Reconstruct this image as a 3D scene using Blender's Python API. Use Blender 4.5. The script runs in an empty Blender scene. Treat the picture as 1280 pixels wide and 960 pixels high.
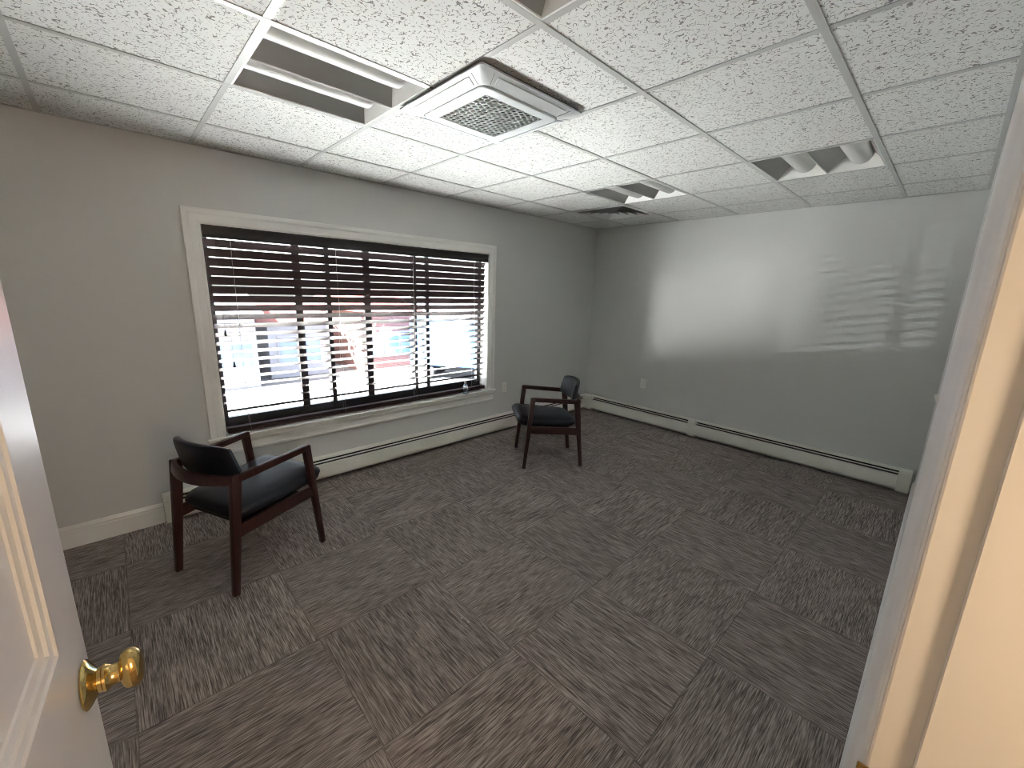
import bpy, bmesh, math, random
from mathutils import Vector, Matrix
random.seed(7)
S = bpy.context.scene
COL = S.collection
PI = math.pi

# ------------------------------------------------------------------ materials
def new_mat(name):
    m = bpy.data.materials.new(name); m.use_nodes = True
    nt = m.node_tree; nt.nodes.clear()
    out = nt.nodes.new('ShaderNodeOutputMaterial')
    b = nt.nodes.new('ShaderNodeBsdfPrincipled')
    nt.links.new(b.outputs[0], out.inputs[0])
    return m, nt, b
def N(nt, t, **kw):
    n = nt.nodes.new(t)
    for k, v in kw.items(): setattr(n, k, v)
    return n
def math_node(nt, op, a, b=None, c=None):
    n = N(nt, 'ShaderNodeMath', operation=op)
    for i, v in enumerate((a, b, c)):
        if v is None: continue
        if isinstance(v, (int, float)): n.inputs[i].default_value = v
        else: nt.links.new(v, n.inputs[i])
    return n.outputs[0]
def mixc(nt, fac, a, b):
    n = N(nt, 'ShaderNodeMix', data_type='RGBA')
    for i, v in ((0, fac), (6, a), (7, b)):
        if isinstance(v, (int, float)): n.inputs[i].default_value = v
        elif isinstance(v, tuple): n.inputs[i].default_value = v + (1,) if len(v) == 3 else v
        else: nt.links.new(v, n.inputs[i])
    return n.outputs[2]
def noise(nt, vec, scale, detail=2, rough=.5):
    n = N(nt, 'ShaderNodeTexNoise'); n.inputs['Scale'].default_value = scale
    n.inputs['Detail'].default_value = detail; n.inputs['Roughness'].default_value = rough
    if vec is not None: nt.links.new(vec, n.inputs['Vector'])
    return n.outputs['Fac']
def bump(nt, b, h, strength, dist=.002):
    n = N(nt, 'ShaderNodeBump'); n.inputs['Strength'].default_value = strength
    n.inputs['Distance'].default_value = dist
    nt.links.new(h, n.inputs['Height']); nt.links.new(n.outputs[0], b.inputs['Normal'])
def geo_pos(nt): return N(nt, 'ShaderNodeNewGeometry').outputs['Position']
def obj_pos(nt): return N(nt, 'ShaderNodeTexCoord').outputs['Object']
def scaled(nt, vec, s):
    n = N(nt, 'ShaderNodeVectorMath', operation='MULTIPLY')
    nt.links.new(vec, n.inputs[0]); n.inputs[1].default_value = s
    return n.outputs[0]

def paint(name, col, rough=.5, var=.04, bscale=300, bstr=.05, metal=0., spec=.5):
    m, nt, b = new_mat(name)
    p = geo_pos(nt)
    f = noise(nt, p, 2.2, 3)
    c2 = tuple(max(0, x*(1-var)) for x in col)
    nt.links.new(mixc(nt, f, col, c2), b.inputs['Base Color'])
    b.inputs['Roughness'].default_value = rough
    b.inputs['Metallic'].default_value = metal
    b.inputs['Specular IOR Level'].default_value = spec
    if bstr: bump(nt, b, noise(nt, p, bscale, 2), bstr, .001)
    return m

M = {}
M['wall'] = paint('wall_paint', (.68, .685, .675), .62, .03, 260, .10)
M['wallhall'] = paint('hall_paint', (.62, .55, .45), .6, .03, 260, .08)
M['trim'] = paint('trim_white', (.88, .88, .86), .34, .03, 150, .03)
M['jamb'] = paint('jamb_cream', (.80, .765, .70), .42, .03, 150, .05)
M['door'] = paint('door_white', (.74, .74, .725), .30, .03, 420, .10)
M['heater'] = paint('heater_enamel', (.84, .83, .77), .35, .05, 60, .02)
M['slot'] = paint('heater_inner_shade', (.02, .02, .022), .6, .1, 60, 0)  # near-black colour stands for the shade inside the heater
M['plastic'] = paint('white_plastic', (.88, .88, .85), .32, .02, 60, 0)
M['dark'] = paint('dark_hole', (.015, .015, .017), .7, .1, 60, 0)
M['tbar'] = paint('tbar_white', (.47, .475, .47), .32, .03, 100, 0)
M['acplastic'] = paint('ac_plastic', (.62, .65, .67), .30, .03, 60, 0)
M['acgap'] = paint('ac_gap', (.10, .10, .10), .7, .1, 60, 0)
M['acdark'] = paint('ac_filter', (.03, .032, .042), .7, .2, 500, .2)
M['trofwhite'] = paint('troffer_white', (.84, .84, .82), .35, .02, 60, 0)
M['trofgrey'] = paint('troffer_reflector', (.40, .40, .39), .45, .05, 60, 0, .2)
M['lampcover'] = paint('lamp_basket', (.62, .62, .61), .42, .03, 900, .04)
M['ventmetal'] = paint('vent_metal', (.62, .62, .61), .4, .05, 60, 0)
M['winframe'] = paint('window_frame_dark', (.045, .045, .052), .35, .2, 80, .02)  # dark frame, its grey-blue lift stands for lens veil
M['slat'] = paint('blind_espresso', (.075, .050, .052), .40, .25, 60, .03, 0., .35)
M['valance'] = paint('blind_valance', (.018, .012, .012), .30, .2, 60, .03)
M['cord'] = paint('cord_grey', (.55, .52, .50), .7, .1, 300, 0)
M['cordd'] = paint('cord_dark', (.05, .04, .04), .7, .1, 300, 0)
M['brass'] = paint('brass', (.78, .57, .22), .12, .15, 30, .01, 1.)
M['steel'] = paint('steel', (.55, .54, .52), .3, .1, 60, 0, 1.)
M['leather'] = paint('black_leather', (.012, .0165, .028), .42, .25, 420, .12)
M['lint'] = paint('lint', (.75, .74, .70), .8, .1, 300, 0)
M['brassdull'] = paint('brass_dull', (.40, .27, .10), .28, .2, 40, .02, 1.)

def wood_mat():
    m, nt, b = new_mat('mahogany')
    p = scaled(nt, obj_pos(nt), (60, 60, 6))
    f = noise(nt, p, 1.0, 4, .6)
    g = noise(nt, scaled(nt, obj_pos(nt), (220, 220, 14)), 1.0, 2)
    c = mixc(nt, f, (.028, .0095, .0090), (.092, .034, .031))
    c = mixc(nt, math_node(nt, 'MULTIPLY', g, .35), c, (.018, .006, .006))
    nt.links.new(c, b.inputs['Base Color'])
    b.inputs['Roughness'].default_value = .30
    bump(nt, b, g, .06, .001)
    return m
M['wood'] = wood_mat()

def ceiling_mat():
    m, nt, b = new_mat('fissured_tile')
    p = geo_pos(nt)
    n1 = noise(nt, p, 37, 1.0, .4)
    d1 = math_node(nt, 'ABSOLUTE', math_node(nt, 'SUBTRACT', n1, .5))
    w1 = math_node(nt, 'LESS_THAN', d1, .024)
    m1 = math_node(nt, 'GREATER_THAN', noise(nt, p, 72, 1), .53)
    n2 = noise(nt, scaled(nt, p, (1.1, 1, 1)), 46, 1, .4)
    d2 = math_node(nt, 'ABSOLUTE', math_node(nt, 'SUBTRACT', n2, .47))
    w2 = math_node(nt, 'LESS_THAN', d2, .020)
    m2 = math_node(nt, 'GREATER_THAN', noise(nt, scaled(nt, p, (1, 1.1, 1)), 86, 1), .54)
    v = N(nt, 'ShaderNodeTexVoronoi'); v.inputs['Scale'].default_value = 95
    nt.links.new(p, v.inputs['Vector'])
    dots = math_node(nt, 'MULTIPLY', math_node(nt, 'LESS_THAN', v.outputs['Distance'], .19),
                     math_node(nt, 'GREATER_THAN', noise(nt, p, 40, 1), .60))
    f = math_node(nt, 'MAXIMUM', math_node(nt, 'MAXIMUM', math_node(nt, 'MULTIPLY', w1, m1), math_node(nt, 'MULTIPLY', w2, m2)), dots)
    base = mixc(nt, noise(nt, p, 180, 2), (.775, .78, .77), (.715, .72, .71))
    nt.links.new(mixc(nt, f, base, (.25, .245, .238)), b.inputs['Base Color'])
    b.inputs['Roughness'].default_value = .9
    bump(nt, b, math_node(nt, 'SUBTRACT', math_node(nt, 'MULTIPLY', noise(nt, p, 240, 2), .25), f), .35, .002)
    return m
M['ceil'] = ceiling_mat()

CX, CY, CT = 2.38364, .018446, .6096        # carpet tile grid
def carpet_mat():
    m, nt, b = new_mat('carpet_tile')
    p = geo_pos(nt)
    sep = N(nt, 'ShaderNodeSeparateXYZ'); nt.links.new(p, sep.inputs[0])
    u = math_node(nt, 'DIVIDE', math_node(nt, 'SUBTRACT', sep.outputs[0], CX), CT)
    v = math_node(nt, 'DIVIDE', math_node(nt, 'SUBTRACT', sep.outputs[1], CY), CT)
    iu = math_node(nt, 'FLOOR', u); iv = math_node(nt, 'FLOOR', v)
    fu = math_node(nt, 'SUBTRACT', u, iu); fv = math_node(nt, 'SUBTRACT', v, iv)
    par = math_node(nt, 'FLOORED_MODULO', math_node(nt, 'ADD', iu, iv), 2.0)     # 0: yarn along x, 1: along y
    def pick(a, c): # par ? c : a
        n = N(nt, 'ShaderNodeMix', data_type='FLOAT'); nt.links.new(par, n.inputs[0])
        nt.links.new(a, n.inputs[2]); nt.links.new(c, n.inputs[3]); return n.outputs[0]
    along = pick(fu, fv); across = pick(fv, fu)
    seed = math_node(nt, 'ADD', math_node(nt, 'MULTIPLY', iu, 17.3), math_node(nt, 'MULTIPLY', iv, 7.7))
    def streak(sa, sc, det, off):
        cmb = N(nt, 'ShaderNodeCombineXYZ')
        nt.links.new(math_node(nt, 'MULTIPLY', along, sa), cmb.inputs[0])
        nt.links.new(math_node(nt, 'MULTIPLY', across, sc), cmb.inputs[1])
        nt.links.new(math_node(nt, 'ADD', seed, off), cmb.inputs[2])
        return noise(nt, cmb.outputs[0], 1.0, det, .55)
    s1 = streak(6.5, 190, 1.5, 0); s2 = streak(15, 105, 1, 31); s3 = streak(2.5, 7, 2, 63)
    r = N(nt, 'ShaderNodeValToRGB'); r.color_ramp.interpolation = 'LINEAR'
    e = r.color_ramp.elements
    e[0].position = .36; e[0].color = (.105, .089, .084, 1)
    e[1].position = .66; e[1].color = (.505, .438, .405, 1)
    x = e.new(.50); x.color = (.268, .229, .211, 1)
    mix = math_node(nt, 'ADD', math_node(nt, 'MULTIPLY', s1, .72), math_node(nt, 'MULTIPLY', s2, .28))
    mix = math_node(nt, 'ADD', mix, math_node(nt, 'MULTIPLY', math_node(nt, 'SUBTRACT', s3, .5), .14))
    nt.links.new(mix, r.inputs[0])
    tw = N(nt, 'ShaderNodeTexWhiteNoise', noise_dimensions='1D'); nt.links.new(seed, tw.inputs['W'])
    col = mixc(nt, math_node(nt, 'MULTIPLY', tw.outputs['Value'], .14), r.outputs[0], (.12, .11, .10))
    edge = math_node(nt, 'MINIMUM', math_node(nt, 'MINIMUM', fu, math_node(nt, 'SUBTRACT', 1., fu)),
                     math_node(nt, 'MINIMUM', fv, math_node(nt, 'SUBTRACT', 1., fv)))
    seam = math_node(nt, 'LESS_THAN', edge, .0045)
    col = mixc(nt, math_node(nt, 'MULTIPLY', seam, .30), col, (.045, .040, .036))
    nt.links.new(col, b.inputs['Base Color'])
    b.inputs['Roughness'].default_value = .95
    b.inputs['Specular IOR Level'].default_value = .15
    h = math_node(nt, 'SUBTRACT', mix, math_node(nt, 'MULTIPLY', seam, .35))
    bump(nt, b, h, .35, .004)
    return m
M['carpet'] = carpet_mat()

def glass_mat(name, tint=(1, 1, 1), gl=.06):
    m = bpy.data.materials.new(name); m.use_nodes = True
    nt = m.node_tree; nt.nodes.clear()
    out = N(nt, 'ShaderNodeOutputMaterial'); t = N(nt, 'ShaderNodeBsdfTransparent'); g = N(nt, 'ShaderNodeBsdfGlossy')
    t.inputs[0].default_value = tint + (1,); g.inputs['Roughness'].default_value = .02
    mx = N(nt, 'ShaderNodeMixShader'); lw = N(nt, 'ShaderNodeLayerWeight'); lw.inputs[0].default_value = .25
    nt.links.new(math_node(nt, 'MULTIPLY', lw.outputs['Fresnel'], gl*8), mx.inputs[0])
    nt.links.new(t.outputs[0], mx.inputs[1]); nt.links.new(g.outputs[0], mx.inputs[2]); nt.links.new(mx.outputs[0], out.inputs[0])
    return m
M['glass'] = glass_mat('window_glass', (.95, .97, .97), .05)
M['clear'] = glass_mat('clear_plastic', (.88, .93, .97), .12)
def _milky(m):
    nt = m.node_tree; out = [n for n in nt.nodes if n.type == 'OUTPUT_MATERIAL'][0]; src = out.inputs[0].links[0].from_socket
    d = N(nt, 'ShaderNodeBsdfTranslucent'); d.inputs[0].default_value = (.85, .88, .92, 1); mx = N(nt, 'ShaderNodeMixShader'); mx.inputs[0].default_value = .16
    nt.links.new(src, mx.inputs[1]); nt.links.new(d.outputs[0], mx.inputs[2]); nt.links.new(mx.outputs[0], out.inputs[0])
_milky(M['clear'])

def brick_mat():
    m, nt, b = new_mat('brick_red')
    br = N(nt, 'ShaderNodeTexBrick'); br.inputs['Scale'].default_value = 4
    br.inputs['Color1'].default_value = (.15, .055, .045, 1); br.inputs['Color2'].default_value = (.21, .085, .07, 1)
    br.inputs['Mortar'].default_value = (.24, .21, .19, 1)
    sep = N(nt, 'ShaderNodeSeparateXYZ'); nt.links.new(geo_pos(nt), sep.inputs[0])
    c = N(nt, 'ShaderNodeCombineXYZ'); nt.links.new(math_node(nt, 'ADD', sep.outputs[0], sep.outputs[1]), c.inputs[0]); nt.links.new(sep.outputs[2], c.inputs[1])
    nt.links.new(c.outputs[0], br.inputs['Vector'])
    nt.links.new(br.outputs['Color'], b.inputs['Base Color']); b.inputs['Roughness'].default_value = .85
    return m
M['brick'] = brick_mat()
M['siding'] = paint('siding_grey', (.25, .25, .28), .7, .05, 30, .05)
M['roof'] = paint('roof_red', (.17, .055, .05), .8, .2, 60, .2)
M['winblue'] = paint('far_glass', (.16, .22, .34), .15, .2, 20, 0)
M['street'] = paint('pavement', (.2, .2, .2), .85, .12, 30, .1)
M['bounce'] = paint('bounce_slab_white', (.82, .82, .81), .8, .06, 30, .1)  # white of the added slab that bounces sun indoors
M['concrete'] = paint('asphalt', (.11, .11, .115), .85, .1, 30, .1)
M['blue'] = paint('truck_blue', (.02, .10, .33), .35, .08, 30, 0)
M['tyre'] = paint('tyre', (.02, .02, .02), .8, .1, 30, 0)
M['bark'] = paint('bark', (.14, .10, .085), .9, .3, 60, .3)
M['extwall'] = paint('outer_cladding', (.6, .58, .54), .7, .05, 30, .05)

# ------------------------------------------------------------------ geometry helpers
class MB:
    def __init__(s): s.bm = bmesh.new()
    def box(s, x0, x1, y0, y1, z0, z1):
        v = [s.bm.verts.new(c) for c in ((x0,y0,z0),(x1,y0,z0),(x1,y1,z0),(x0,y1,z0),(x0,y0,z1),(x1,y0,z1),(x1,y1,z1),(x0,y1,z1))]
        for f in ((0,3,2,1),(4,5,6,7),(0,1,5,4),(1,2,6,5),(2,3,7,6),(3,0,4,7)): s.bm.faces.new([v[i] for i in f])
        return s
    def loft(s, rings, close=True, caps=True):
        rv = [[s.bm.verts.new(p) for p in r] for r in rings]
        n = len(rv[0])
        for a, b in zip(rv, rv[1:]):
            for i in range(n if close else n-1):
                j = (i+1) % n
                s.bm.faces.new((a[i], a[j], b[j], b[i]))
        if caps:
            s.bm.faces.new(rv[0][::-1]); s.bm.faces.new(rv[-1])
        return s
    def prism(s, pts, ext):      # pts: 3D polygon, ext: vector
        e = Vector(ext)
        return s.loft([[Vector(p) for p in pts], [Vector(p)+e for p in pts]])
    def bar(s, p0, p1, w0, h0, w1=None, h1=None, side=(1,0,0)):  # tapered bar; w along side, h along the other
        p0, p1 = Vector(p0), Vector(p1); d = (p1-p0).normalized(); a = Vector(side); a = (a-d*a.dot(d)).normalized(); b = d.cross(a)
        w1 = w0 if w1 is None else w1; h1 = h0 if h1 is None else h1
        r = lambda p, w, h: [p+a*(sx*w/2)+b*(sy*h/2) for sx, sy in ((-1,-1),(1,-1),(1,1),(-1,1))]
        return s.loft([r(p0, w0, h0), r(p1, w1, h1)])
    def tube(s, pts, r, n=8):
        pts = [Vector(p) for p in pts]; rings = []
        for i, p in enumerate(pts):
            d = (pts[min(i+1, len(pts)-1)] - pts[max(i-1, 0)]).normalized()
            up = Vector((0,0,1)) if abs(d.z) < .9 else Vector((1,0,0))
            a = d.cross(up).normalized(); b = d.cross(a); rr = r[i] if isinstance(r, (list, tuple)) else r
            rings.append([p+a*(rr*math.cos(2*PI*k/n))+b*(rr*math.sin(2*PI*k/n)) for k in range(n)])
        return s.loft(rings)
    def lathe(s, prof, origin, axis, n=24, sx=1., sy=1., up=(0,0,1)):   # prof: (radius, distance along axis)
        o, d = Vector(origin), Vector(axis).normalized(); u = Vector(up); a = (u-d*u.dot(d)).normalized(); b = d.cross(a)
        return s.loft([[o+d*h+a*(r*sx*math.cos(2*PI*k/n))+b*(r*sy*math.sin(2*PI*k/n)) for k in range(n)] for r, h in prof])
    def build(s, name, mat, parent=None, bevel=0, seg=2, smooth=None, origin=None):
        bm = s.bm
        bmesh.ops.recalc_face_normals(bm, faces=bm.faces)
        if bevel:
            ed = [e for e in bm.edges if len(e.link_faces) == 2 and e.calc_face_angle(0) > .5]
            bmesh.ops.bevel(bm, geom=ed, offset=bevel, segments=seg, affect='EDGES', profile=.5, clamp_overlap=True)
        if origin is not None: bmesh.ops.translate(bm, verts=bm.verts, vec=-Vector(origin))
        me = bpy.data.meshes.new(name); bm.to_mesh(me); bm.free()
        me.materials.append(M[mat] if isinstance(mat, str) else mat)
        if smooth is not None:
            for p in me.polygons: p.use_smooth = True
            me.set_sharp_from_angle(angle=math.radians(smooth))
        o = bpy.data.objects.new(name, me); COL.objects.link(o)
        if parent is not None: o.parent = parent
        if origin is not None: o.location = origin
        return o
def box(*a): return MB().box(*a)
def tag(o, label, cat, group=None):
    o['label'] = label; o['category'] = cat
    if group: o['group'] = group
    return o
def thing(name, label, cat, loc=(0,0,0), rz=0, group=None):
    o = bpy.data.objects.new(name, None); COL.objects.link(o); o.location = loc; o.rotation_euler = (0,0,rz); o.empty_display_size = .1
    return tag(o, label, cat, group)
def struct(o): o['kind'] = 'structure'; return o
def copy_tree(o, parent=None):
    c = o.copy(); COL.objects.link(c)
    if parent is not None: c.parent = parent
    for ch in list(o.children): copy_tree(ch, c)
    return c

# ------------------------------------------------------------------ room dimensions
XW, YB, XR, YF, ZC = .139, 4.766, 3.4916, -1.25, 2.3514
T = .6096
WT = .16                       # outer wall thickness
OY0, OY1, OZ0, OZ1 = .600, 2.975, .493, 1.912      # window opening
DY0, DY1, DZ = -.070, .752, 2.045                  # doorway opening
JX = 3.612                     # hall side of the right wall

struct(box(XW-WT, JX, YF-.12, YB+.12, -.10, 0).build('floor', 'carpet'))
w = MB()
w.box(XW-WT, XW, YF-.12, OY0, 0, ZC+.15); w.box(XW-WT, XW, OY1, YB+.12, 0, ZC+.15)
w.box(XW-WT, XW, OY0, OY1, 0, OZ0-.02); w.box(XW-WT, XW, OY0, OY1, OZ1, ZC+.15)
struct(w.build('wall_left', 'wall'))
struct(box(XW, JX, YB, YB+.12, 0, ZC+.15).build('wall_back', 'wall'))
struct(box(XW, JX, YF-.12, YF, 0, ZC+.15).build('wall_front', 'wall'))
w = MB()
w.box(XR, JX-.001, YF, DY0-.02, 0, ZC+.15); w.box(XR, JX-.001, DY1+.02, YB, 0, ZC+.15); w.box(XR, JX-.001, DY0-.02, DY1+.02, DZ+.02, ZC+.15)
struct(w.build('wall_right', 'wall'))
# hallway shell beyond the door
struct(box(JX, 5.6, -1.6, 2.2, -.10, 0).build('hall_floor', 'carpet'))
struct(box(JX, 5.6, -1.6, 2.2, ZC, ZC+.15).build('hall_ceiling', 'ceil'))
w = MB(); w.box(5.5, 5.6, -1.6, 2.2, 0, ZC); w.box(JX, 5.5, -1.6, -1.5, 0, ZC); w.box(JX, 5.5, 2.1, 2.2, 0, ZC)
struct(w.build('hall_wall', 'wallhall'))

# ------------------------------------------------------------------ ceiling
xs = [XW] + [i*T for i in range(1, 6)] + [XR]
ys = [YF] + [j*T for j in range(-2, 8) if j*T > YF+.1] + [YB]
troffers = [(2, 1), (2, 5), (4, 5), (4, 1)]        # cells (i, j) in tile units
ACX0, ACX1, ACY0, ACY1 = 1.565, 2.157, 1.211, 1.803
def cell(i, j): return (i*T, (i+1)*T, j*T, (j+1)*T)
holes = [cell(*c) for c in troffers] + [cell(1, 6)]
tb = MB()
for a, b in zip(xs, xs[1:]):
    for c, d in zip(ys, ys[1:]):
        if any(abs((a+b)/2-(h[0]+h[1])/2) < .1 and abs((c+d)/2-(h[2]+h[3])/2) < .1 for h in holes): continue
        if abs((c+d)/2 - 2.5*T) < .1 and 2*T-.01 < a and b < 4*T+.01:      # the air conditioner takes most of two cells
            if a < 2.5*T: tb.box(a, ACX0+.02, c, d, ZC+.002, ZC+.018)
            else: tb.box(ACX1-.02, b, c, d, ZC+.002, ZC+.018)
            continue
        tb.box(a+.002, b-.002, c+.002, d-.002, ZC+.002, ZC+.018)
ceil = struct(tb.build('ceiling', 'ceil'))
g = MB()
hw = .012
for x in xs[1:-1]:
    if abs(x-3*T) < .01:
        g.box(x-hw, x+hw, YF, 2*T-hw, ZC-.001, ZC+.0035); g.box(x-hw, x+hw, 3*T+hw, YB, ZC-.001, ZC+.0035)
    else: g.box(x-hw, x+hw, YF, YB, ZC-.001, ZC+.0035)
for y in ys[1:-1]: 
    for a, b in zip(xs, xs[1:]): g.box(a+hw, b-hw, y-hw, y+hw, ZC-.0005, ZC+.0035)
g.box(XW, XW+.02, YF, YB, ZC-.001, ZC+.003); g.box(XR-.02, XR, YF, YB, ZC-.001, ZC+.003)
g.box(XW, XR, YB-.02, YB, ZC-.0015, ZC+.003); g.box(XW, XR, YF, YF+.02, ZC-.0015, ZC+.003)
g.build('suspension_grid', 'tbar', ceil)
box(XW-WT, JX, YF-.12, YB+.12, ZC+.15, ZC+.25).build('roof_deck', 'dark', ceil)

# ------------------------------------------------------------------ recessed light fixtures
def make_troffer(loc, label):
    t = thing('recessed_light', label, 'ceiling light', loc, 0, 'recessed ceiling lights, switched off')
    W, H = T-.024, .098          # inner size, depth; local origin at the cell corner, z = 0 at the ceiling face
    o = .012
    f = MB()
    f.box(o, o+W, o, o+.008, 0, H); f.box(o, o+W, o+W-.008, o+W, 0, H)
    f.box(o, o+.006, o, o+W, 0, H); f.box(o+W-.006, o+W, o, o+W, 0, H); f.box(o, o+W, o, o+W, H, H+.006)
    f.build('housing', 'trofwhite', t)
    bw = (W-.012)/2
    for k in range(2):
        x0 = o+.006+k*bw
        # curved grey reflector from the low edge up to the lamp
        for side in (0, 1):
            prof = []
            for q in range(13):
                a = q/12
                if side == 0: prof.append((x0+.002+a*.125, .004+.086*math.sin(a*PI/2)))
                else: prof.append((x0+bw-.004-a*.085, .004+.086*math.sin(a*PI/2)))
            up = [(x, z+.003) for x, z in prof[::-1]]
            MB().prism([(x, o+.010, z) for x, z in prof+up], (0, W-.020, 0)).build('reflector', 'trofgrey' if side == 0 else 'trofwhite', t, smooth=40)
        # rounded perforated lamp basket
        c, r = x0+.170, .060
        ring = [(c+r*math.cos(a), r*math.sin(a)) for a in [PI+PI*q/18 for q in range(19)]]
        y0, y1, z0 = o+.012, o+W-.050, .074
        rings = []
        for yy, s in ((y0, 1.), (y1-.03, 1.), (y1-.012, .97), (y1-.003, .86), (y1, .70)):
            rings.append([(c+(x-c)*s, yy, z0+z*s) for x, z in ring])
        MB().loft(rings).build('lamp_basket', 'lampcover', t, smooth=50)
        # knife-edge fin between the bays
        MB().prism([(x0+bw-.006, o+.009, .001), (x0+bw-.003, o+.009, .001), (x0+bw-.001, o+.009, H), (x0+bw-.022, o+.009, H)], (0, W-.018, 0)).build('fin', 'trofwhite', t)
    # sloping white end plates
    for s in (0, 1):
        y0, y1 = (o+.008, o+.050) if s == 0 else (o+W-.008, o+W-.050)
        MB().prism([(o+.006, y0, .001), (o+.006, y0, .095), (o+.006, y1, .095)], (W-.012, 0, 0)).build('end_plate', 'trofwhite', t)
    return t
make_troffer((2*T, 1*T, ZC), 'recessed two-bay ceiling light nearest the window wall, left of the air conditioner')
make_troffer((2*T, 5*T, ZC), 'recessed two-bay ceiling light beside the louvred air vent')
make_troffer((4*T, 5*T, ZC), 'recessed two-bay ceiling light near the back wall, towards the right-hand wall')
make_troffer((4*T, 1*T, ZC), 'recessed ceiling light cut off by the top of the photo, above the air conditioner')

# ------------------------------------------------------------------ ceiling cassette air conditioner
def rrect(x0, x1, y0, y1, z, r, n=6):
    out = []
    for cx, cy, a0 in ((x1-r, y1-r, 0), (x0+r, y1-r, PI/2), (x0+r, y0+r, PI), (x1-r, y0+r, 1.5*PI)):
        for k in range(n+1):
            a = a0+PI/2*k/n; out.append((cx+r*math.cos(a), cy+r*math.sin(a), z))
    return out
def make_ac():
    cx, cy = (ACX0+ACX1)/2, (ACY0+ACY1)/2
    t = thing('air_conditioner', 'square white cassette air conditioner with honeycomb grille set in the ceiling', 'air conditioner', (cx, cy, ZC))
    h = (ACX1-ACX0)/2
    MB().loft([rrect(-h+.012, h-.012, -h+.012, h-.012, .06, .01), rrect(-h+.012, h-.012, -h+.012, h-.012, -.010, .01)]).build('edge_shade', 'acgap', t)  # dark block colours in the shadow between panel and ceiling
    ri = .222
    # outer sloping panel ring
    MB().loft([rrect(-h, h, -h, h, -.010, .012), rrect(-h, h, -h, h, -.016, .012), rrect(-h+.010, h-.010, -h+.010, h-.010, -.020, .012),
               rrect(-ri-.004, ri+.004, -ri-.004, ri+.004, -.036, .04), rrect(-ri-.004, ri+.004, -ri-.004, ri+.004, -.012, .04)], caps=False).build('panel', 'acplastic', t, smooth=25)
    # four outlet flaps lying in the slopes and four corner joints
    for k in range(4):
        R = Matrix.Rotation(k*PI/2, 4, 'Z')
        z_at = lambda y: -.020-.016*(h-.010-y)/(h-.010-ri-.004)
        ya, yb = h-.018, ri+.014
        m = MB().loft([[R @ Vector((x, ya, z_at(ya)-dz)) for x, dz in ((-.20, 0), (.20, 0), (.20, .0030), (-.20, .0030))],
                       [R @ Vector((x, yb, z_at(yb)-dz)) for x, dz in ((-.18, 0), (.18, 0), (.18, .0035), (-.18, .0035))]])
        m.build('flap', 'acplastic', t, bevel=.0012, seg=1)
        for sx in (-1, 1):
            m = MB().bar(R @ Vector((sx*.222, ya+.006, z_at(ya+.006)-.0002)), R @ Vector((sx*.198, yb-.006, z_at(yb-.006)-.0002)), .0016, .0012)
            m.build('joint_line', 'acgap', t)
    # dark shadow gap, then the raised centre grille
    MB().loft([rrect(-ri-.004, ri+.004, -ri-.004, ri+.004, -.012, .04), rrect(-ri-.004, ri+.004, -ri-.004, ri+.004, -.010, .04)]).build('recess', 'dark', t)
    gi = .172
    gr = MB().loft([rrect(-ri, ri, -ri, ri, -.014, .038), rrect(-ri, ri, -ri, ri, -.038, .038), rrect(-ri+.006, ri-.006, -ri+.006, ri-.006, -.042, .034),
               rrect(-gi, gi, -gi, gi, -.041, .004), rrect(-gi, gi, -gi, gi, -.030, .004)], caps=False).build('grille_frame', 'acplastic', t, smooth=30)
    box(-gi-.005, gi+.005, -gi-.005, gi+.005, -.024, -.020).build('filter', 'acdark', t)
    # honeycomb: hexagonal cells with rounded holes
    m = MB(); R = .0165; px = R*math.sqrt(3); py = R*1.5
    ny = int(gi/py); nx = int(gi/px)
    for j in range(-ny, ny+1):
        for i in range(-nx-1, nx+2):
            ox = i*px+(px/2 if j % 2 else 0); oy = j*py
            if abs(ox) > gi-px*.45 or abs(oy) > gi-R*.9: continue
            rings = []
            for z, rr in ((-.0405, 1.0), (-.0405, .89), (-.034, .89)):
                rings.append([(ox+R*rr*math.cos(PI/6+PI/3*k), oy+R*rr*math.sin(PI/6+PI/3*k), z) for k in range(6)])
            m.loft(rings, caps=False)
    m.box(-gi, gi, gi-.006, gi, -.0405, -.032); m.box(-gi, gi, -gi, -gi+.006, -.0405, -.032)
    m.box(-gi, -gi+.006, -gi, gi, -.0405, -.032); m.box(gi-.006, gi, -gi, gi, -.0405, -.032)
    m.build('honeycomb_grille', 'acplastic', t)
make_ac()

# ------------------------------------------------------------------ supply air vent
def make_vent():
    t = thing('air_vent', 'square louvred air vent in the ceiling by the far corner', 'air vent', (1.5*T, 6.5*T, ZC))
    h = T/2-.012
    MB().loft([rrect(-h, h, -h, h, .003, .002, 1), rrect(-h, h, -h, h, -.003, .002, 1), rrect(-h+.026, h-.026, -h+.026, h-.026, -.004, .002, 1), rrect(-h+.03, h-.03, -h+.03, h-.03, .04, .002, 1)], caps=False).build('frame', 'ventmetal', t)
    box(-h, h, -h, h, .075, .08).build('duct_box', 'dark', t)
    MB().loft([rrect(-h, h, -h, h, .0, .002, 1), rrect(-h, h, -h, h, .08, .002, 1)], caps=False).build('collar', 'dark', t)
    for k, (a, b) in enumerate(((.236, .196), (.172, .132), (.108, .068))):
        MB().loft([rrect(-a, a, -a, a, -.012, .002, 1), rrect(-b, b, -b, b, .022, .002, 1), rrect(-b-.002, b+.002, -b-.002, b+.002, .025, .002, 1), rrect(-a, a, -a, a, -.009, .002, 1)], caps=False).build('louver', 'ventmetal', t)
    MB().loft([rrect(-.046, .046, -.046, .046, -.012, .002, 1), rrect(-.03, .03, -.03, .03, .012, .002, 1)]).build('centre_plate', 'ventmetal', t)
make_vent()

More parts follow.
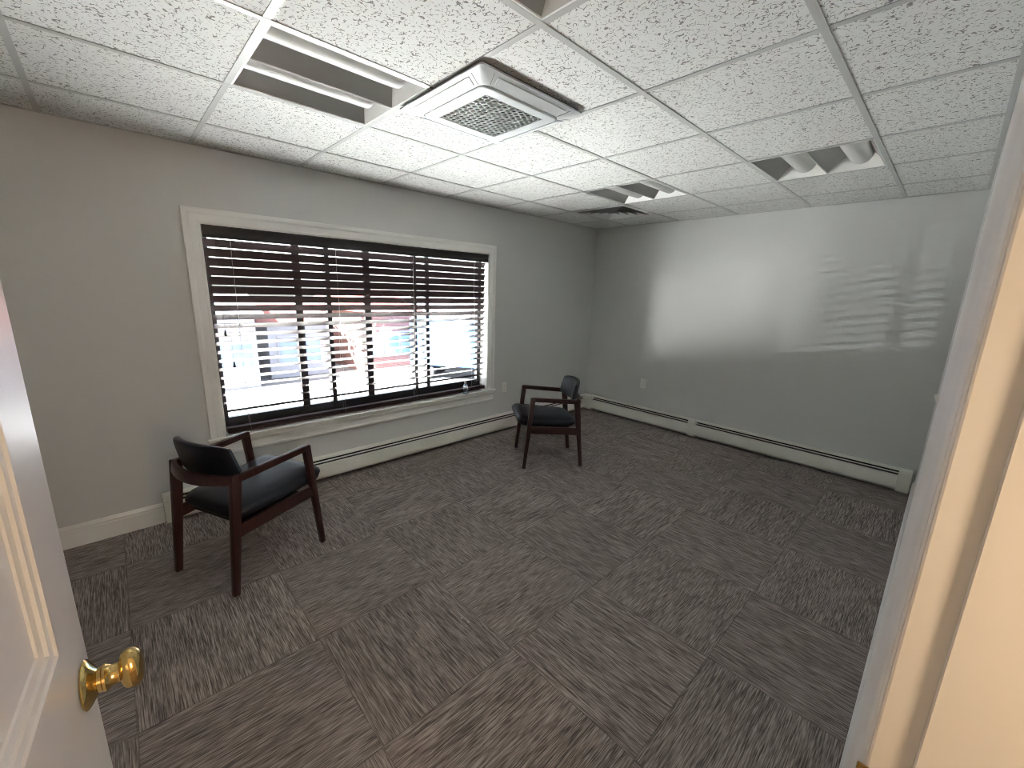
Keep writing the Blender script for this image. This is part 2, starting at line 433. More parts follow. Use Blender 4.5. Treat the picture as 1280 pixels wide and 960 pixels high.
# ------------------------------------------------------------------ window: frame, panes, casing, stool, apron
WX = -.005                       # inner plane of the window units
f = MB()
f.box(XW-WT+.01, WX+.03, OY0+.012, OY0+.052, OZ0, OZ1); f.box(XW-WT+.01, WX+.03, OY1-.052, OY1-.012, OZ0, OZ1)
f.box(XW-WT+.01, WX+.03, OY0+.052, OY1-.052, OZ1-.06, OZ1-.012); f.box(XW-WT+.01, WX+.035, OY0+.052, OY1-.052, OZ0, OZ0+.112)
f.box(XW-WT+.01, WX+.038, OY0+.052, OY1-.052, OZ0+.062, OZ0+.068)
for y, wd in ((1.404, .034), (2.178, .030)): f.box(XW-WT+.01, WX+.045, y-wd/2, y+wd/2, OZ0+.0, OZ1-.05)
for y, wd in ((1.190, .052), (1.738, .056), (2.330, .036)): f.box(-.015, WX+.012, y-wd/2, y+wd/2, OZ0+.07, OZ1-.05)
win = struct(f.build('window_1', 'winframe'))
box(-.012, -.008, OY0+.052, OY1-.052, OZ0+.07, OZ1-.06).build('pane', 'glass', win)
j = MB()
j.box(XW-WT, XW+.002, OY0, OY0+.012, OZ0, OZ1); j.box(XW-WT, XW+.002, OY1-.012, OY1, OZ0, OZ1); j.box(XW-WT, XW+.002, OY0, OY1, OZ1-.012, OZ1)
j.build('jamb_liner', 'trim', win)
# colonial casing profile: u from the inner edge outwards, t = projection from the wall
CP = [(0, 0), (0, .007), (.006, .010), (.011, .010), (.013, .0085), (.035, .0105), (.052, .012), (.058, .0165), (.066, .019), (.074, .0195), (.084, .0195), (.088, .017), (.088, 0)]
yi0, yi1, zi1 = OY0+.006, OY1-.006, OZ1-.006
z_b = OZ0+.012
MB().loft([[(XW+t, yi0-u, z_b) for u, t in CP], [(XW+t, yi0-u, zi1+u) for u, t in CP]]).build('side_casing', 'trim', win, smooth=30)
MB().loft([[(XW+t, yi1+u, z_b) for u, t in CP], [(XW+t, yi1+u, zi1+u) for u, t in CP]]).build('side_casing', 'trim', win, smooth=30)
MB().loft([[(XW+t, yi0-u, zi1+u) for u, t in CP], [(XW+t, yi1+u, zi1+u) for u, t in CP]]).build('head_casing', 'trim', win, smooth=30)
m = box(XW-WT+.03, XW, OY0, OY1, OZ0-.014, OZ0+.012); m.box(XW, XW+.036, yi0-.105, yi1+.105, OZ0-.014, OZ0+.012)
m.build('stool', 'trim', win, bevel=.005, seg=3)
AP = [(0, 0), (.014, 0), (.018, .006), (.018, .018), (.013, .024), (.013, .060), (.018, .066), (.022, .078), (.028, .084), (.028, .098), (0, .098)]
MB().prism([(XW+t, yi0-.082, OZ0-.014-.098+z) for t, z in AP], (0, yi1-yi0+.164, 0)).build('apron', 'trim', win, smooth=30)

# ------------------------------------------------------------------ wooden venetian blind
def make_blind():
    t = thing('window_blind', 'wide dark brown wooden venetian blind lowered over the window', 'window blind', (.098, (OY0+OY1)/2, OZ0))
    y0, y1 = OY0+.024, OY1-.022
    bx = .098
    loc = Vector(t.location)
    def B(mb, name, mat, par=t, **k):
        bmesh.ops.translate(mb.bm, verts=mb.bm.verts, vec=-loc); return mb.build(name, mat, par, **k)
    zs = []
    z = 1.795
    while z > .64: zs.append(z); z -= .0592
    def tilt(z):
        P = [(1.90, 54), (1.80, 60), (1.735, 76), (1.52, 76), (1.46, 68), (1.40, 58), (1.345, 49), (1.29, 41), (1.20, 37), (.90, 32), (.5, 27)]
        for (a, p), (b, q) in zip(P, P[1:]):
            if b <= z <= a: return math.radians(p+(q-p)*(a-z)/(a-b))
        return math.radians(24)
    m = MB()
    for z in zs:
        a = tilt(z); c, s = math.cos(a), math.sin(a)
        pr = []
        for q in range(7):                       # gently crowned slat, outer edge lower than the room edge
            u = -.026+.052*q/6; pr.append((u, .0016*(1-(u/.026)**2)))
        sec = [(u, v+.0014) for u, v in pr]+[(u, v-.0014) for u, v in pr[::-1]]
        dy = random.uniform(-.0015, .0015)
        m.prism([(bx+u*c-v*s, y0+dy, z+u*s+v*c) for u, v in sec], (0, y1-y0, 0))
    B(m, 'slat_panel', 'slat', smooth=40)
    # valance with a moulded face and returns, and the head rail behind it
    VP = [(0, 0), (.010, 0), (.014, .008), (.011, .016), (.011, .052), (.015, .060), (.015, .070), (.009, .076), (0, .076)]
    vy0, vy1 = OY0+.004+.012, OY1-.014
    m = MB().prism([(bx+.034+a, vy0, 1.824+b) for a, b in VP], (0, vy1-vy0, 0)); m.box(bx-.02, bx+.034, vy1-.010, vy1, 1.824, 1.90); m.box(bx-.02, bx+.034, vy0, vy0+.010, 1.824, 1.90)
    B(m, 'valance', 'valance', smooth=35)
    m = box(bx-.024, bx+.026, y0, y1, 1.848, 1.893)
    for yy in (y0+.05, 1.53, 2.17, y1-.05): m.box(bx-.026, bx+.030, yy-.012, yy+.012, 1.845, 1.897)
    B(m, 'head_rail', 'valance')
    rz = OZ0+.022
    B(box(bx-.026, bx+.026, y0, y1, rz, rz+.020), 'bottom_rail', 'slat', bevel=.004, seg=2)
    # slats lying stacked on the bottom rail
    m = MB()
    for k in range(4): m.box(bx-.025, bx+.025, y0, y1, rz+.0215+k*.0045, rz+.0245+k*.0045)
    B(m, 'stacked_slat', 'slat')
    for yy in (.765, 1.452, 2.125, 2.813):
        m = MB()
        for side in (-1, 1):
            pts = [(bx+side*.026*math.cos(tilt(z))+0, yy, z+side*.026*math.sin(tilt(z))) for z in zs]
            m.tube([(pts[0][0], yy, 1.85)]+pts+[(bx+side*.026, yy, rz+.01)], .0011, 5)
        for z in zs:
            a = tilt(z); m.tube([(bx-.026*math.cos(a), yy+.004, z-.026*math.sin(a)-.0015), (bx+.026*math.cos(a), yy+.004, z+.026*math.sin(a)-.0015)], .0008, 4)
        lo = [z for z in zs]
        B(m, 'ladder_cord', 'cord', smooth=60)
    for yy, zt in ((.676, 1.225), (.705, 1.008), (2.913, 1.108)):
        xx = bx+.036
        lc = B(MB().tube([(xx, yy, 1.84), (xx+.002, yy+.001, (1.84+zt)/2), (xx, yy, zt)], .0010, 6), 'lift_cord', 'cordd', smooth=60)
        B(MB().lathe([(.0015, .022), (.004, .020), (.005, .012), (.0085, -.014), (.0085, -.018), (.004, -.020)], (xx, yy, zt-.01), (0, 0, 1), 14, up=(1, 0, 0)), 'tassel', 'dark', lc, smooth=40)
make_blind()

# small clear bottle on the stool
def make_bottle():
    x, y, z = .155, 2.672, OZ0+.0125
    t = thing('bottle', 'small clear plastic bottle standing on the right end of the window sill', 'bottle', (x, y, z))
    MB().lathe([(.022, 0), (.0250, .003), (.0250, .072), (.023, .086), (.013, .104), (.012, .112)], (0, 0, 0), (0, 0, 1), 20, up=(1, 0, 0)).build('body', 'clear', t, smooth=40)
    MB().lathe([(.0145, .106), (.0145, .128), (.0130, .130)], (0, 0, 0), (0, 0, 1), 20, up=(1, 0, 0)).build('cap', 'cord', t, smooth=40)
    MB().lathe([(.0253, .060), (.0256, .061), (.0256, .076), (.0253, .077)], (0, 0, 0), (0, 0, 1), 20, up=(1, 0, 0)).build('label_band', 'plastic', t, smooth=40)
make_bottle()

# ------------------------------------------------------------------ skirting
BP = [(0, 0), (.015, 0), (.015, .098), (.012, .103), (.012, .108), (.014, .112), (.014, .117), (.009, .124), (.007, .132), (0, .135)]
struct(MB().prism([(XW+t, YF, z) for t, z in BP], (0, .222-YF, 0)).build('baseboard_left', 'trim', smooth=30))
cas_o = DY1+.006+.088
m = MB().prism([(XR-t, cas_o, z) for t, z in BP], (0, YB-.066-cas_o, 0)); m.prism([(XR-t, YF, z) for t, z in BP], (0, DY0-.006-.088-YF, 0))
struct(m.build('baseboard_right', 'trim', smooth=30))
struct(MB().prism([(XW, YF+t, z) for t, z in BP], (XR-XW, 0, 0)).build('baseboard_front', 'trim', smooth=30))

# ------------------------------------------------------------------ baseboard heaters
def heater(label, org, dirx, outv, L, splices, cap_start, cap_end, loc):
    """org: point on wall at floor; dirx: run direction; outv: away from the wall"""
    t = thing('baseboard_heater', label, 'heater', loc)
    O, D, U = Vector(org)-Vector(loc), Vector(dirx), Vector(outv)
    def pr(prof, a, b): return MB().prism([O+D*a+U*d+Vector((0,0,z)) for d, z in prof], D*(b-a))
    pr([(.001, .02), (.004, .02), (.004, .196), (.001, .196)], 0, L).build('back_plate', 'slot', t)
    pr([(.001, .193), (.001, .2), (.044, .2), (.057, .193), (.057, .1875), (.054, .1875), (.054, .191), (.043, .1965)], 0, L).build('hood', 'heater', t)
    pr([(.012, .06), (.052, .06), (.052, .15), (.012, .15)], .03, L-.03).build('fin_core', 'slot', t)
    cuts = [0]+sum([[s-.02, s+.02] for s in splices], [])+[L]
    for a, b in zip(cuts[::2], cuts[1::2]):
        pr([(.063, .040), (.066, .038), (.0665, .143), (.063, .150), (.057, .151), (.057, .149), (.0615, .147), (.0635, .142)], a, b).build('front_panel', 'heater', t, smooth=30)
        pr([(.052, .1690), (.0635, .1660), (.0640, .1705), (.053, .1735)], a, b).build('damper', 'heater', t)
    CAPP = [(.001, .004), (.050, .004), (.050, .022), (.0685, .024), (.0685, .168), (.060, .192), (.046, .2025), (.001, .2025)]
    for s in splices: pr(CAPP, s-.042, s+.042).build('splice_cover', 'heater', t, bevel=.0012, seg=1)
    if cap_start: pr(CAPP, cap_start[0], cap_start[1]).build('end_cap', 'heater', t, bevel=.0012, seg=1)
    if cap_end: pr(CAPP, cap_end[0], cap_end[1]).build('end_cap', 'heater', t, bevel=.0012, seg=1)
    return t
HY0 = .224
heater('long cream baseboard heater under the window', (XW, HY0, 0), (0, 1, 0), (1, 0, 0), YB-.07-HY0, [3.44-HY0], (0, .055), None, (XW+.03, (HY0+YB)/2, 0))
heater('long cream baseboard heater along the back wall', (XW+.07, YB, 0), (1, 0, 0), (0, -1, 0), 3.462-XW-.07, [1.655-XW-.07], (-.068, .085), (3.385-XW-.07, 3.468-XW-.07), ((XW+XR)/2, YB-.03, 0))

# ------------------------------------------------------------------ outlets and switch
def outlet(label, p, out):
    rz = 0 if out[1] < 0 else PI/2 
    t = thing('wall_outlet', label, 'wall outlet', p, rz, 'white duplex wall outlets')
    # local: plate faces -Y (rz = 0) or +X (rz = 90 degrees)
    box(-.036, .036, -.006, 0, -.058, .058).build('plate', 'plastic', t, bevel=.0022, seg=2)
    for s in (-1, 1):
        r = MB().loft([[Vector((.0165*math.cos(a), y, s*.0195+max(-.0125, min(.0125, .0165*math.sin(a))))) for a in [2*PI*k/24 for k in range(24)]] for y in (-.005, -.0085)]).build('socket', 'plastic', t)
        sl = MB(); sl.box(-.0075, -.0055, -.0088, -.008, s*.0195-.003, s*.0195+.006); sl.box(.0055, .0075, -.0088, -.008, s*.0195-.003, s*.0195+.005)
        sl.box(-.002, .002, -.0088, -.008, s*.0195-.010, s*.0195-.006); sl.build('slot', 'dark', r)
    MB().lathe([(.003, 0), (.003, .0015), (.002, .002)], (0, -.0058, 0), (0, -1, 0), 12).build('screw', 'plastic', t)
outlet('white duplex outlet on the window wall, between the window and the far chair', (XW, 3.222, .497), (1, 0))
outlet('white duplex outlet on the back wall above the heater', (.988, YB, .490), (0, -1))
t = thing('light_switch', 'white light switch plate on the right wall, half hidden by the door casing', 'light switch', (XR, 1.08, 1.392), -PI/2)
box(-.036, .036, -.007, 0, -.058, .058).build('plate', 'plastic', t, bevel=.0022, seg=2)
MB().prism([(-.005, -.006, -.012), (-.005, -.006, .012), (-.005, -.016, .010), (-.005, -.009, -.010)], (.010, 0, 0)).build('toggle', 'plastic', t)

# ------------------------------------------------------------------ doorway: jamb, stop, casing, strike
jb = MB()
jb.box(XR+.0062, JX, DY1, DY1+.0199, 0, DZ); jb.box(XR+.0062, JX, DY0-.0199, DY0, 0, DZ); jb.box(XR+.0062, JX, DY0-.0199, DY1+.0199, DZ+.0002, DZ+.0199)
tr = struct(jb.build('trim_1', 'jamb', bevel=.003, seg=2))
s = MB(); sx0, sx1 = XR+.043, XR+.112
s.box(sx0, sx1, DY1-.0105, DY1, 0, DZ); s.box(sx0, sx1, DY0, DY0+.0105, 0, DZ); s.box(sx0, sx1, DY0+.0105, DY1-.0105, DZ-.0105, DZ)
s.build('door_stop', 'jamb', tr, bevel=.0015, seg=1)
DCP = [(0, -.0062), (0, -.0036), (.0035, -.0032), (.0055, -.0050), (.009, -.0042), (.012, -.0012), (.016, .0012), (.022, .0016), (.0245, .0002), (.034, .0034), (.048, .0060), (.052, .0090), (.062, .0110), (.080, .0116), (.086, .0112), (.088, .0095), (.088, -.0062)]
for s, y in ((1, DY1+.006), (-1, DY0-.006)):
    MB().loft([[(XR-t, y+s*u, 0) for u, t in DCP], [(XR-t, y+s*u, DZ+.006+u) for u, t in DCP]]).build('side_casing', 'trim', tr, smooth=30)
MB().loft([[(XR-t, DY0-.006-u, DZ+.006+u) for u, t in DCP], [(XR-t, DY1+.006+u, DZ+.006+u) for u, t in DCP]]).build('head_casing', 'trim', tr, smooth=30)
m = box(XR+.010, XR+.034, DY1-.0012, DY1+.001, .922, .979)
m.box(XR-.001, XR+.011, DY1-.0016, DY1+.0008, .928, .980)
m.build('strike_plate', 'brassdull', tr, bevel=.0006, seg=1)

# ------------------------------------------------------------------ door leaf, opened into the room
def make_door():
    a = math.radians(5.0); W, TH, H = .81, .044, 2.025
    pin = Vector((3.487, -.063, .012))
    # local frame: x along the leaf from the hinge, y towards the hall face (0 .. TH), z up
    R = Matrix(((-math.cos(a), math.sin(a), 0, pin.x), (math.sin(a), math.cos(a), 0, pin.y), (0, 0, 1, pin.z), (0, 0, 0, 1)))
    def B(mb, name, mat, par=None, **k):
        for v in mb.bm.verts: v.co = R @ v.co
        o = mb.build(name, mat, par, **k); return o
    st, mu = .122, .10
    cols = [(st, (W-mu)/2), ((W+mu)/2, W-st)]
    rows = [(.20, .80), (1.085, 1.62), (1.73, 1.91)]
    leaf = MB()
    xs_ = [0, st, (W-mu)/2, (W+mu)/2, W-st, W]
    zs_ = [0, .20, .80, 1.085, 1.62, 1.73, 1.91, H]
    for i in range(5):
        for j in range(7):
            pan = i in (1, 3) and j in (1, 3, 5)
            if not pan: leaf.box(xs_[i], xs_[i+1], 0, TH, zs_[j], zs_[j+1])
            else: leaf.box(xs_[i], xs_[i+1], .008, TH-.008, zs_[j], zs_[j+1])
    bmesh.ops.remove_doubles(leaf.bm, verts=leaf.bm.verts, dist=1e-5)
    door = struct(B(leaf, 'door_1', 'door'))
    # panel mouldings, both faces: a stepped frame lapping over the opening, u inward
    MP = [(-.003, -.001), (-.003, .0035), (.003, .0050), (.008, .0045), (.010, .0015), (.019, .0005), (.021, -.0030), (.028, -.0055), (.030, -.0085), (0, -.0085)]
    for x0, x1 in cols:
        for z0, z1 in rows:
            for face in (0, 1):
                yf = lambda t: TH+t if face else -t
                mm = MB(); rings = []
                for cx, cz, sx, sz in ((x0, z0, 1, 1), (x1, z0, -1, 1), (x1, z1, -1, -1), (x0, z1, 1, -1), (x0, z0, 1, 1)):
                    rings.append([(cx+sx*u, yf(t), cz+sz*u) for u, t in MP])
                mm.loft(rings, caps=False); bmesh.ops.remove_doubles(mm.bm, verts=mm.bm.verts, dist=1e-6)
                B(mm, 'panel_moulding', 'door', door, smooth=30)
    # knob sets
    kx, kz = W-.047, .977
    for face in (1, 0):
        y0, sgn = (TH, 1) if face else (0, -1)
        kn = MB().lathe([(.005, .001), (.0325, .001), (.0335, .0025), (.0325, .0045), (.027, .0085), (.019, .013), (.0165, .0150), (.0168, .019), (.0185, .0205), (.0185, .0235),
                         (.0165, .0255), (.0150, .028), (.0138, .0300), (.0140, .038)], (kx, y0, kz), (0, sgn, 0), 40)
        k = B(kn, 'rosette', 'brass', door, smooth=35)
        B(MB().lathe([(.0100, .036), (.0150, .0375), (.0235, .0405), (.0268, .0450), (.0270, .0500), (.0255, .0560), (.0215, .0605), (.0145, .0630), (.005, .0638)],
                     (kx, y0, kz), (0, sgn, 0), 40, 1.12, .80), 'knob', 'brass', k, smooth=50)
    B(box(W-.0005, W+.0010, .010, TH-.010, kz-.028, kz+.028), 'latch_plate', 'brassdull', door)
    for hz in (.22, 1.02, 1.82):
        h = MB().lathe([(.006, 0), (.006, .09)], (.000, -.004, hz-.045), (0, 0, 1), 12, up=(1, 0, 0)); h.box(-.0012, .0003, .002, .034, hz-.045, hz+.045)
        B(h, 'hinge', 'brassdull', door)
make_door()

# ------------------------------------------------------------------ armchairs
def arc_panel(width, sag, yc, n=16):
    """x,y points on a circular arc bulging to -y at the centre"""
    c = width/2; Rr = (c*c+sag*sag)/(2*sag); out = []
    amax = math.asin(c/Rr)
    for k in range(n+1):
        q = -amax+2*amax*k/n
        out.append((Rr*math.sin(q), yc+(Rr-Rr*math.cos(q)), q))
    return out
def make_chair(label, loc, rz):
    t = thing('armchair', label, 'armchair', loc, rz, 'wood framed armchairs in black leather')
    for s in (-1, 1):
        # front leg: foot forward, leaning back up to the arm
        lg = MB().bar((s*.256, .524, .008), (s*.252, .462, .652), .027, .029, .031, .042).build('leg', 'wood', t, bevel=.004, seg=2, smooth=40)
        MB().lathe([(.009, 0), (.011, .002), (.011, .010)], (s*.256, .5245, 0), (0, 0, 1), 14, up=(1, 0, 0)).build('glide', 'steel', lg, smooth=40)
        lg = MB().bar((s*.229, .000, .008), (s*.229, .066, .632), .029, .031, .032, .052).build('leg', 'wood', t, bevel=.004, seg=2, smooth=40)
        MB().lathe([(.009, 0), (.011, .002), (.011, .010)], (s*.229, .0005, 0), (0, 0, 1), 14, up=(1, 0, 0)).build('glide', 'steel', lg, smooth=40)
        MB().bar((s*.2515, .476, .641), (s*.2295, .070, .612), .031, .033, .031, .037).build('armrest', 'wood', t, bevel=.004, seg=2, smooth=40)
        MB().bar((s*.252, .478, .368), (s*.230, .050, .340), .021, .062, .021, .064).build('side_rail', 'wood', t, bevel=.003, seg=2, smooth=40)
    # curved wooden back rail joining the rear legs
    rings = []
    for x, y, q in arc_panel(.462, .062, -.008, 20):
        nx, ny = -math.sin(q), math.cos(q)        # towards the sitter
        e = abs(x)/.231; zb, zt = .575+.010*e*e, .634
        rings.append([(x-nx*.011, y-ny*.011-.004, zb+.004), (x+nx*.011, y+ny*.011-.006, zb), (x+nx*.011, y+ny*.011+.004, zt), (x-nx*.010, y-ny*.010+.004, zt)])
    MB().loft(rings).build('back_rail', 'wood', t, bevel=.003, seg=2, smooth=40)
    # padded curved backrest
    rings = []
    nseg = 22
    pts = arc_panel(.455, .055, .004, nseg)
    for k, (x, y, q) in enumerate(pts):
        e = abs(2*k/nseg-1)
        taper = 1-.18*e**3
        th = .021*(1-.35*e**6) if 0 < k < nseg else .010
        ring = []
        zb, zt = .592+.022*e**4, .781-.020*e**3
        nx, ny = -math.sin(q), math.cos(q)
        for c in range(20):
            a = 2*PI*c/20
            ca, sa = math.cos(a), math.sin(a)
            u = math.copysign(abs(ca)**.45, ca); v = math.copysign(abs(sa)**.55, sa)
            zz = (zb+zt)/2+(zt-zb)/2*u
            g = (zz-.60)/.20
            xs2 = x*(1-.13*max(0, g)*(.3+.7*e))
            yy = y+.050-.046*g
            ring.append((xs2+nx*th*v, yy+ny*th*v, zz))
        rings.append(ring)
    MB().loft(rings).build('backrest', 'leather', t, smooth=60)
    # seat cushion, boat-shaped, thicker and rounded at the front
    def plan(hw_f, hw_r, yf, yr, r, n=7):
        out = []
        for cx, cy, a0, rr in ((hw_f-r, yf-r, 0, r), (-hw_f+r, yf-r, PI/2, r), (-hw_r+r*1.6, yr+r*1.6, PI, r*1.6), (hw_r-r*1.6, yr+r*1.6, 1.5*PI, r*1.6)):
            for k in range(n+1):
                a = a0+PI/2*k/n; out.append((cx+rr*math.cos(a), cy+rr*math.sin(a)))
        return out
    lev = [(-.062, .115), (-.050, .075), (-.032, .035), (-.012, .010), (.008, 0), (.022, .003), (.034, .014), (.042, .034), (.049, .075), (.0535, .13), (.055, .19)]
    rings = []
    for h, ins in lev:
        rings.append([(x, y, .402+h+.030*(y-.05)/.5+.012*math.exp(-((y-.54)/.06)**2)*(1 if h > 0 else -.4)) for x, y in plan(.243-ins, .232-ins, .588-ins, .045+ins, max(.012, .055-ins*.2))])
    MB().loft(rings).build('seat', 'leather', t, smooth=70)
    box(-.19, .19, .10, .46, .335, .352).build('seat_base', 'dark', t)
    return t
make_chair('wood and black leather armchair nearer the open door, seen from behind', (1.023, .320, 0), .4225)
make_chair('wood and black leather armchair in the far corner by the back wall', (1.176, 3.199, 0), 2.507)

# specks of lint on the carpet
for k, (x, y, lb) in enumerate(((2.099, 1.175, 'tiny white lint speck mid-floor, left of a close pair'), (2.139, 1.183, 'tiny white lint speck mid-floor, right of a close pair'), (1.438, -.005, 'tiny white lint speck on the carpet just past the brass door knob'))):
    m = MB(); m.lathe([(.001, 0), (.0035, .001), (.004, .0025), (.002, .004)], (0, 0, .0005), (0, 0, 1), 8, 1.3, .8, up=(1, 0, 0))
    o = m.build('lint_speck', 'lint'); o.location = (x, y, 0); o.rotation_euler = (0, 0, k*.8); tag(o, lb, 'lint', 'lint specks on the carpet')

# ------------------------------------------------------------------ outdoors
GZ = -3.0
struct(box(-70, 12, -50, 70, GZ-.3, GZ).build('street', 'street'))
struct(box(-4.0, XW-WT-.02, -5, 9.5, -.95, -.72).build('bounce_slab', 'bounce'))  # unseen slab added below the window to bounce sunlight up onto the ceiling
struct(box(-19.5, -4.0, -40, 60, GZ, GZ+.04).build('parking_ground', 'concrete'))
m = box(XW-WT-.02, 9, -6, YF-.12, GZ, 2.75); m.box(XW-WT-.02, 9, YB+.12, 10, GZ, 2.75); m.box(XW-WT-.02, 9, YF-.12, YB+.12, GZ, -.10); m.box(XW-WT-.02, 9, -6, 10, ZC+.25, ZC+.40)
m.box(8.9, 9, -6, 10, GZ, 2.75)
struct(m.build('exterior_walls', 'extwall'))
def house(label, y0, y1, x1, depth, h, wallm, roofm, rows, cols):
    t = thing('house', label, 'house', (x1-depth/2, (y0+y1)/2, GZ))
    ox, oy = x1-depth/2, (y0+y1)/2
    L = lambda mb, n, mat, p=t: (bmesh.ops.translate(mb.bm, verts=mb.bm.verts, vec=(-ox, -oy, -GZ)), mb.build(n, mat, p))[1]
    L(box(x1-depth, x1, y0, y1, GZ, GZ+h), 'wall', wallm)
    L(MB().prism([(x1+.35, y0-.3, GZ+h), (x1-depth-.3, y0-.3, GZ+h), (x1-depth/2, y0-.3, GZ+h+1.1)], (0, y1-y0+.6, 0)), 'roof', roofm)
    for r in rows:
        for c in cols:
            y = y0+(y1-y0)*c
            fr = L(box(x1-.02, x1+.06, y-.48, y+.48, GZ+r-.1, GZ+r+1.3), 'window', 'siding')
            L(box(x1+.055, x1+.07, y-.40, y+.40, GZ+r, GZ+r+1.2), 'pane', 'winblue', fr)
    return t
house('pale sided house across the street at the left of the view', -1.5, 4.6, -17.5, 7, 3.3, 'siding', 'siding', (.9,), (.2, .5, .72, .9))
house('low red roofed house across the street next to the pale sided one', 5.4, 8.2, -19, 7, 2.6, 'siding', 'roof', (.8,), (.3, .7))
house('brick house across the street in the middle of the view', 9.6, 12.9, -18, 8, 3.3, 'brick', 'roof', (.9,), (.22, .52, .82))
house('grey house farther down the street behind the blue truck', 15.5, 24, -20, 8, 3.1, 'siding', 'siding', (.9,), (.15, .4, .65))
def truck():
    x, y = -14.5, 13.0
    t = thing('box_truck', 'bright blue box truck parked outside the right part of the window', 'truck', (x, y, GZ), .62)
    box(-1.9, 1.6, -1.2, 1.2, .75, 3.1).build('cargo_box', 'blue', t, bevel=.04)
    MB().prism([(1.65, -1.1, .55), (3.3, -1.1, .55), (3.3, -1.1, 1.35), (2.9, -1.1, 2.25), (1.65, -1.1, 2.3)], (0, 2.2, 0)).build('cab', 'blue', t, bevel=.05)
    box(-1.9, 3.2, -.5, .5, .45, .75).build('chassis', 'tyre', t)
    for wx in (-1.1, 2.5):
        for s in (-1, 1):
            MB().lathe([(.2, 0), (.42, .0), (.45, .04), (.45, .22), (.42, .26), (.2, .26)], (wx, s*1.1-(.26 if s > 0 else 0), .45), (0, 1, 0), 20).build('wheel', 'tyre', t)
    MB().prism([(3.305, -.95, 1.40), (3.305, .95, 1.40), (2.925, .95, 2.20), (2.925, -.95, 2.20)], (.01, 0, .005)).build('windshield', 'winblue', t)
truck()
def bare_tree(label, x, y, h):
    m = MB(); rnd = random.Random(int(y*10))
    def grow(p, d, l, r, n):
        q = p+d*l; m.tube([p, p+d*l*.5+Vector((rnd.uniform(-.05, .05), rnd.uniform(-.05, .05), 0))*l, q], [r, r*.85, r*.65], 5)
        if n == 0: return
        for k in range(3):
            dd = (d+Vector((rnd.uniform(-.8, .8), rnd.uniform(-.8, .8), rnd.uniform(-.1, .5)))).normalized()
            grow(q, dd, l*.68, r*.62, n-1)
    grow(Vector((0, 0, 0)), Vector((0, 0, 1)), h*.32, .09, 4)
    o = m.build('bare_tree', 'bark'); o.location = (x, y, GZ); tag(o, label, 'tree')
bare_tree('leafless tree outside the middle of the window, before the brick house', -12.5, 7.0, 4.2)
bare_tree('leafless tree farther off beside the grey house', -17.0, 14.6, 4.3)

# ------------------------------------------------------------------ light
wd = bpy.data.worlds.new('sky'); S.world = wd; wd.use_nodes = True
nt = wd.node_tree; nt.nodes.clear()
out = N(nt, 'ShaderNodeOutputWorld'); bg = N(nt, 'ShaderNodeBackground'); sk = N(nt, 'ShaderNodeTexSky')
sk.sky_type = 'NISHITA'; sk.sun_disc = False; sk.sun_elevation = math.radians(48); sk.sun_rotation = math.radians(170)
sk.air_density = 1.2; sk.dust_density = 3.0
hs = N(nt, 'ShaderNodeHueSaturation'); hs.inputs['Saturation'].default_value = .35
nt.links.new(sk.outputs[0], hs.inputs['Color']); nt.links.new(hs.outputs[0], bg.inputs[0]); bg.inputs[1].default_value = .15
nt.links.new(bg.outputs[0], out.inputs[0])
def light(name, kind, loc, energy, col=(1, 1, 1), **kw):
    d = bpy.data.lights.new(name, kind); d.energy = energy; d.color = col
    for k, v in kw.items(): setattr(d, k, v)
    o = bpy.data.objects.new(name, d); COL.objects.link(o); o.location = loc; return o
sun = light('sun', 'SUN', (0, -20, 20), 29.0, (1, .985, .955), angle=math.radians(.6))
sd = Vector((-.05, .72, -.72)); sun.rotation_euler = sd.to_track_quat('-Z', 'Y').to_euler()
light('hall_lamp', 'POINT', (4.02, .40, 1.42), 1.65, (1, .75, .50), shadow_soft_size=.10)
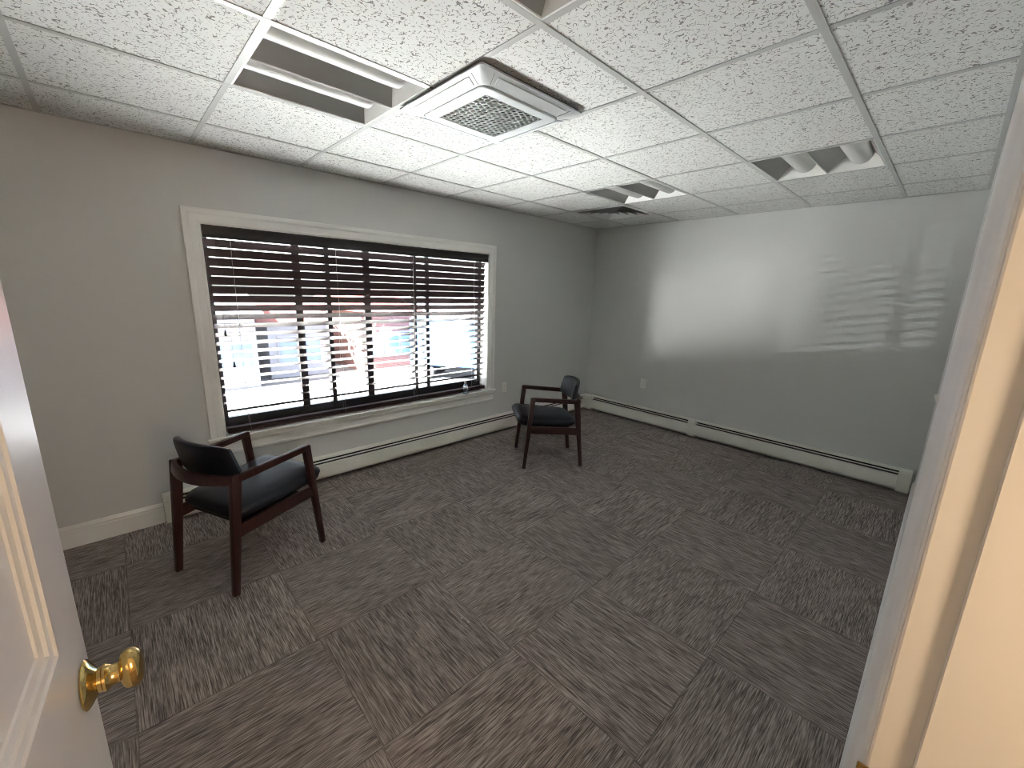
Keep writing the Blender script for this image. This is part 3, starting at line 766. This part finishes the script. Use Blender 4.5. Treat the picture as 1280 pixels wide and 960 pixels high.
light('warm_fill_hall', 'POINT', (5.2, .70, 1.35), 3.6, (1, .70, .45), shadow_soft_size=.09)  # added fill with no known fixture, warms the left wall
def glint(name, src, aim, power, radius, ang):
    o = light(name, 'SPOT', src, power, (1, .98, .95), shadow_soft_size=radius, spot_size=math.radians(ang), spot_blend=.2)
    o.rotation_euler = (Vector(aim)-Vector(src)).to_track_quat('-Z', 'Y').to_euler()
glint('sun_glint_off_parked_car', (-9.2, -15.4, -2.0), (0, 1.8, 1.2), 4000, 1.4, 14)     # sunlight thrown back by parked cars' glass
glint('sun_glint_off_windshield', (-12.0, -6.9, -1.6), (0, 1.8, 1.2), 330, .03, 16)
pt = light('window_portal', 'AREA', (XW-WT-.01, (OY0+OY1)/2, (OZ0+OZ1)/2), 1, shape='RECTANGLE', size=OY1-OY0, size_y=OZ1-OZ0)
pt.rotation_euler = (Vector((1, 0, 0))).to_track_quat('-Z', 'Y').to_euler(); pt.data.size, pt.data.size_y = OZ1-OZ0+.1, OY1-OY0+.1
pt.data.cycles.is_portal = True

# ------------------------------------------------------------------ camera
cd = bpy.data.cameras.new('camera'); cam = bpy.data.objects.new('camera', cd); COL.objects.link(cam)
cd.sensor_width = 36; cd.sensor_fit = 'HORIZONTAL'; cd.lens = 519.1718*36/1280; cd.clip_start = .01; cd.clip_end = 300
Rm = ((0.6875732753388265, -0.1769242509150325, 0.7042306443758273), (0.7255354555459118, 0.12865787371652104, -0.6760513695545111), (0.029005064827104254, 0.9757791558385014, 0.21682653261415477))
cam.matrix_world = Matrix.Translation((3.47592976, .14335599, 1.54348539)) @ Matrix(Rm).to_4x4()
S.camera = cam

S.view_settings.view_transform = 'Standard'; S.view_settings.look = 'None'; S.view_settings.gamma = 1.0
S.view_settings.use_curve_mapping = False
S.view_settings.exposure = 3.05
c = S.cycles
c.use_denoising = True
c.filter_width = 1.05
c.max_bounces = 14; c.diffuse_bounces = 10; c.glossy_bounces = 4; c.transparent_max_bounces = 12
c.sample_clamp_indirect = 12
c.caustics_reflective = False; c.caustics_refractive = False
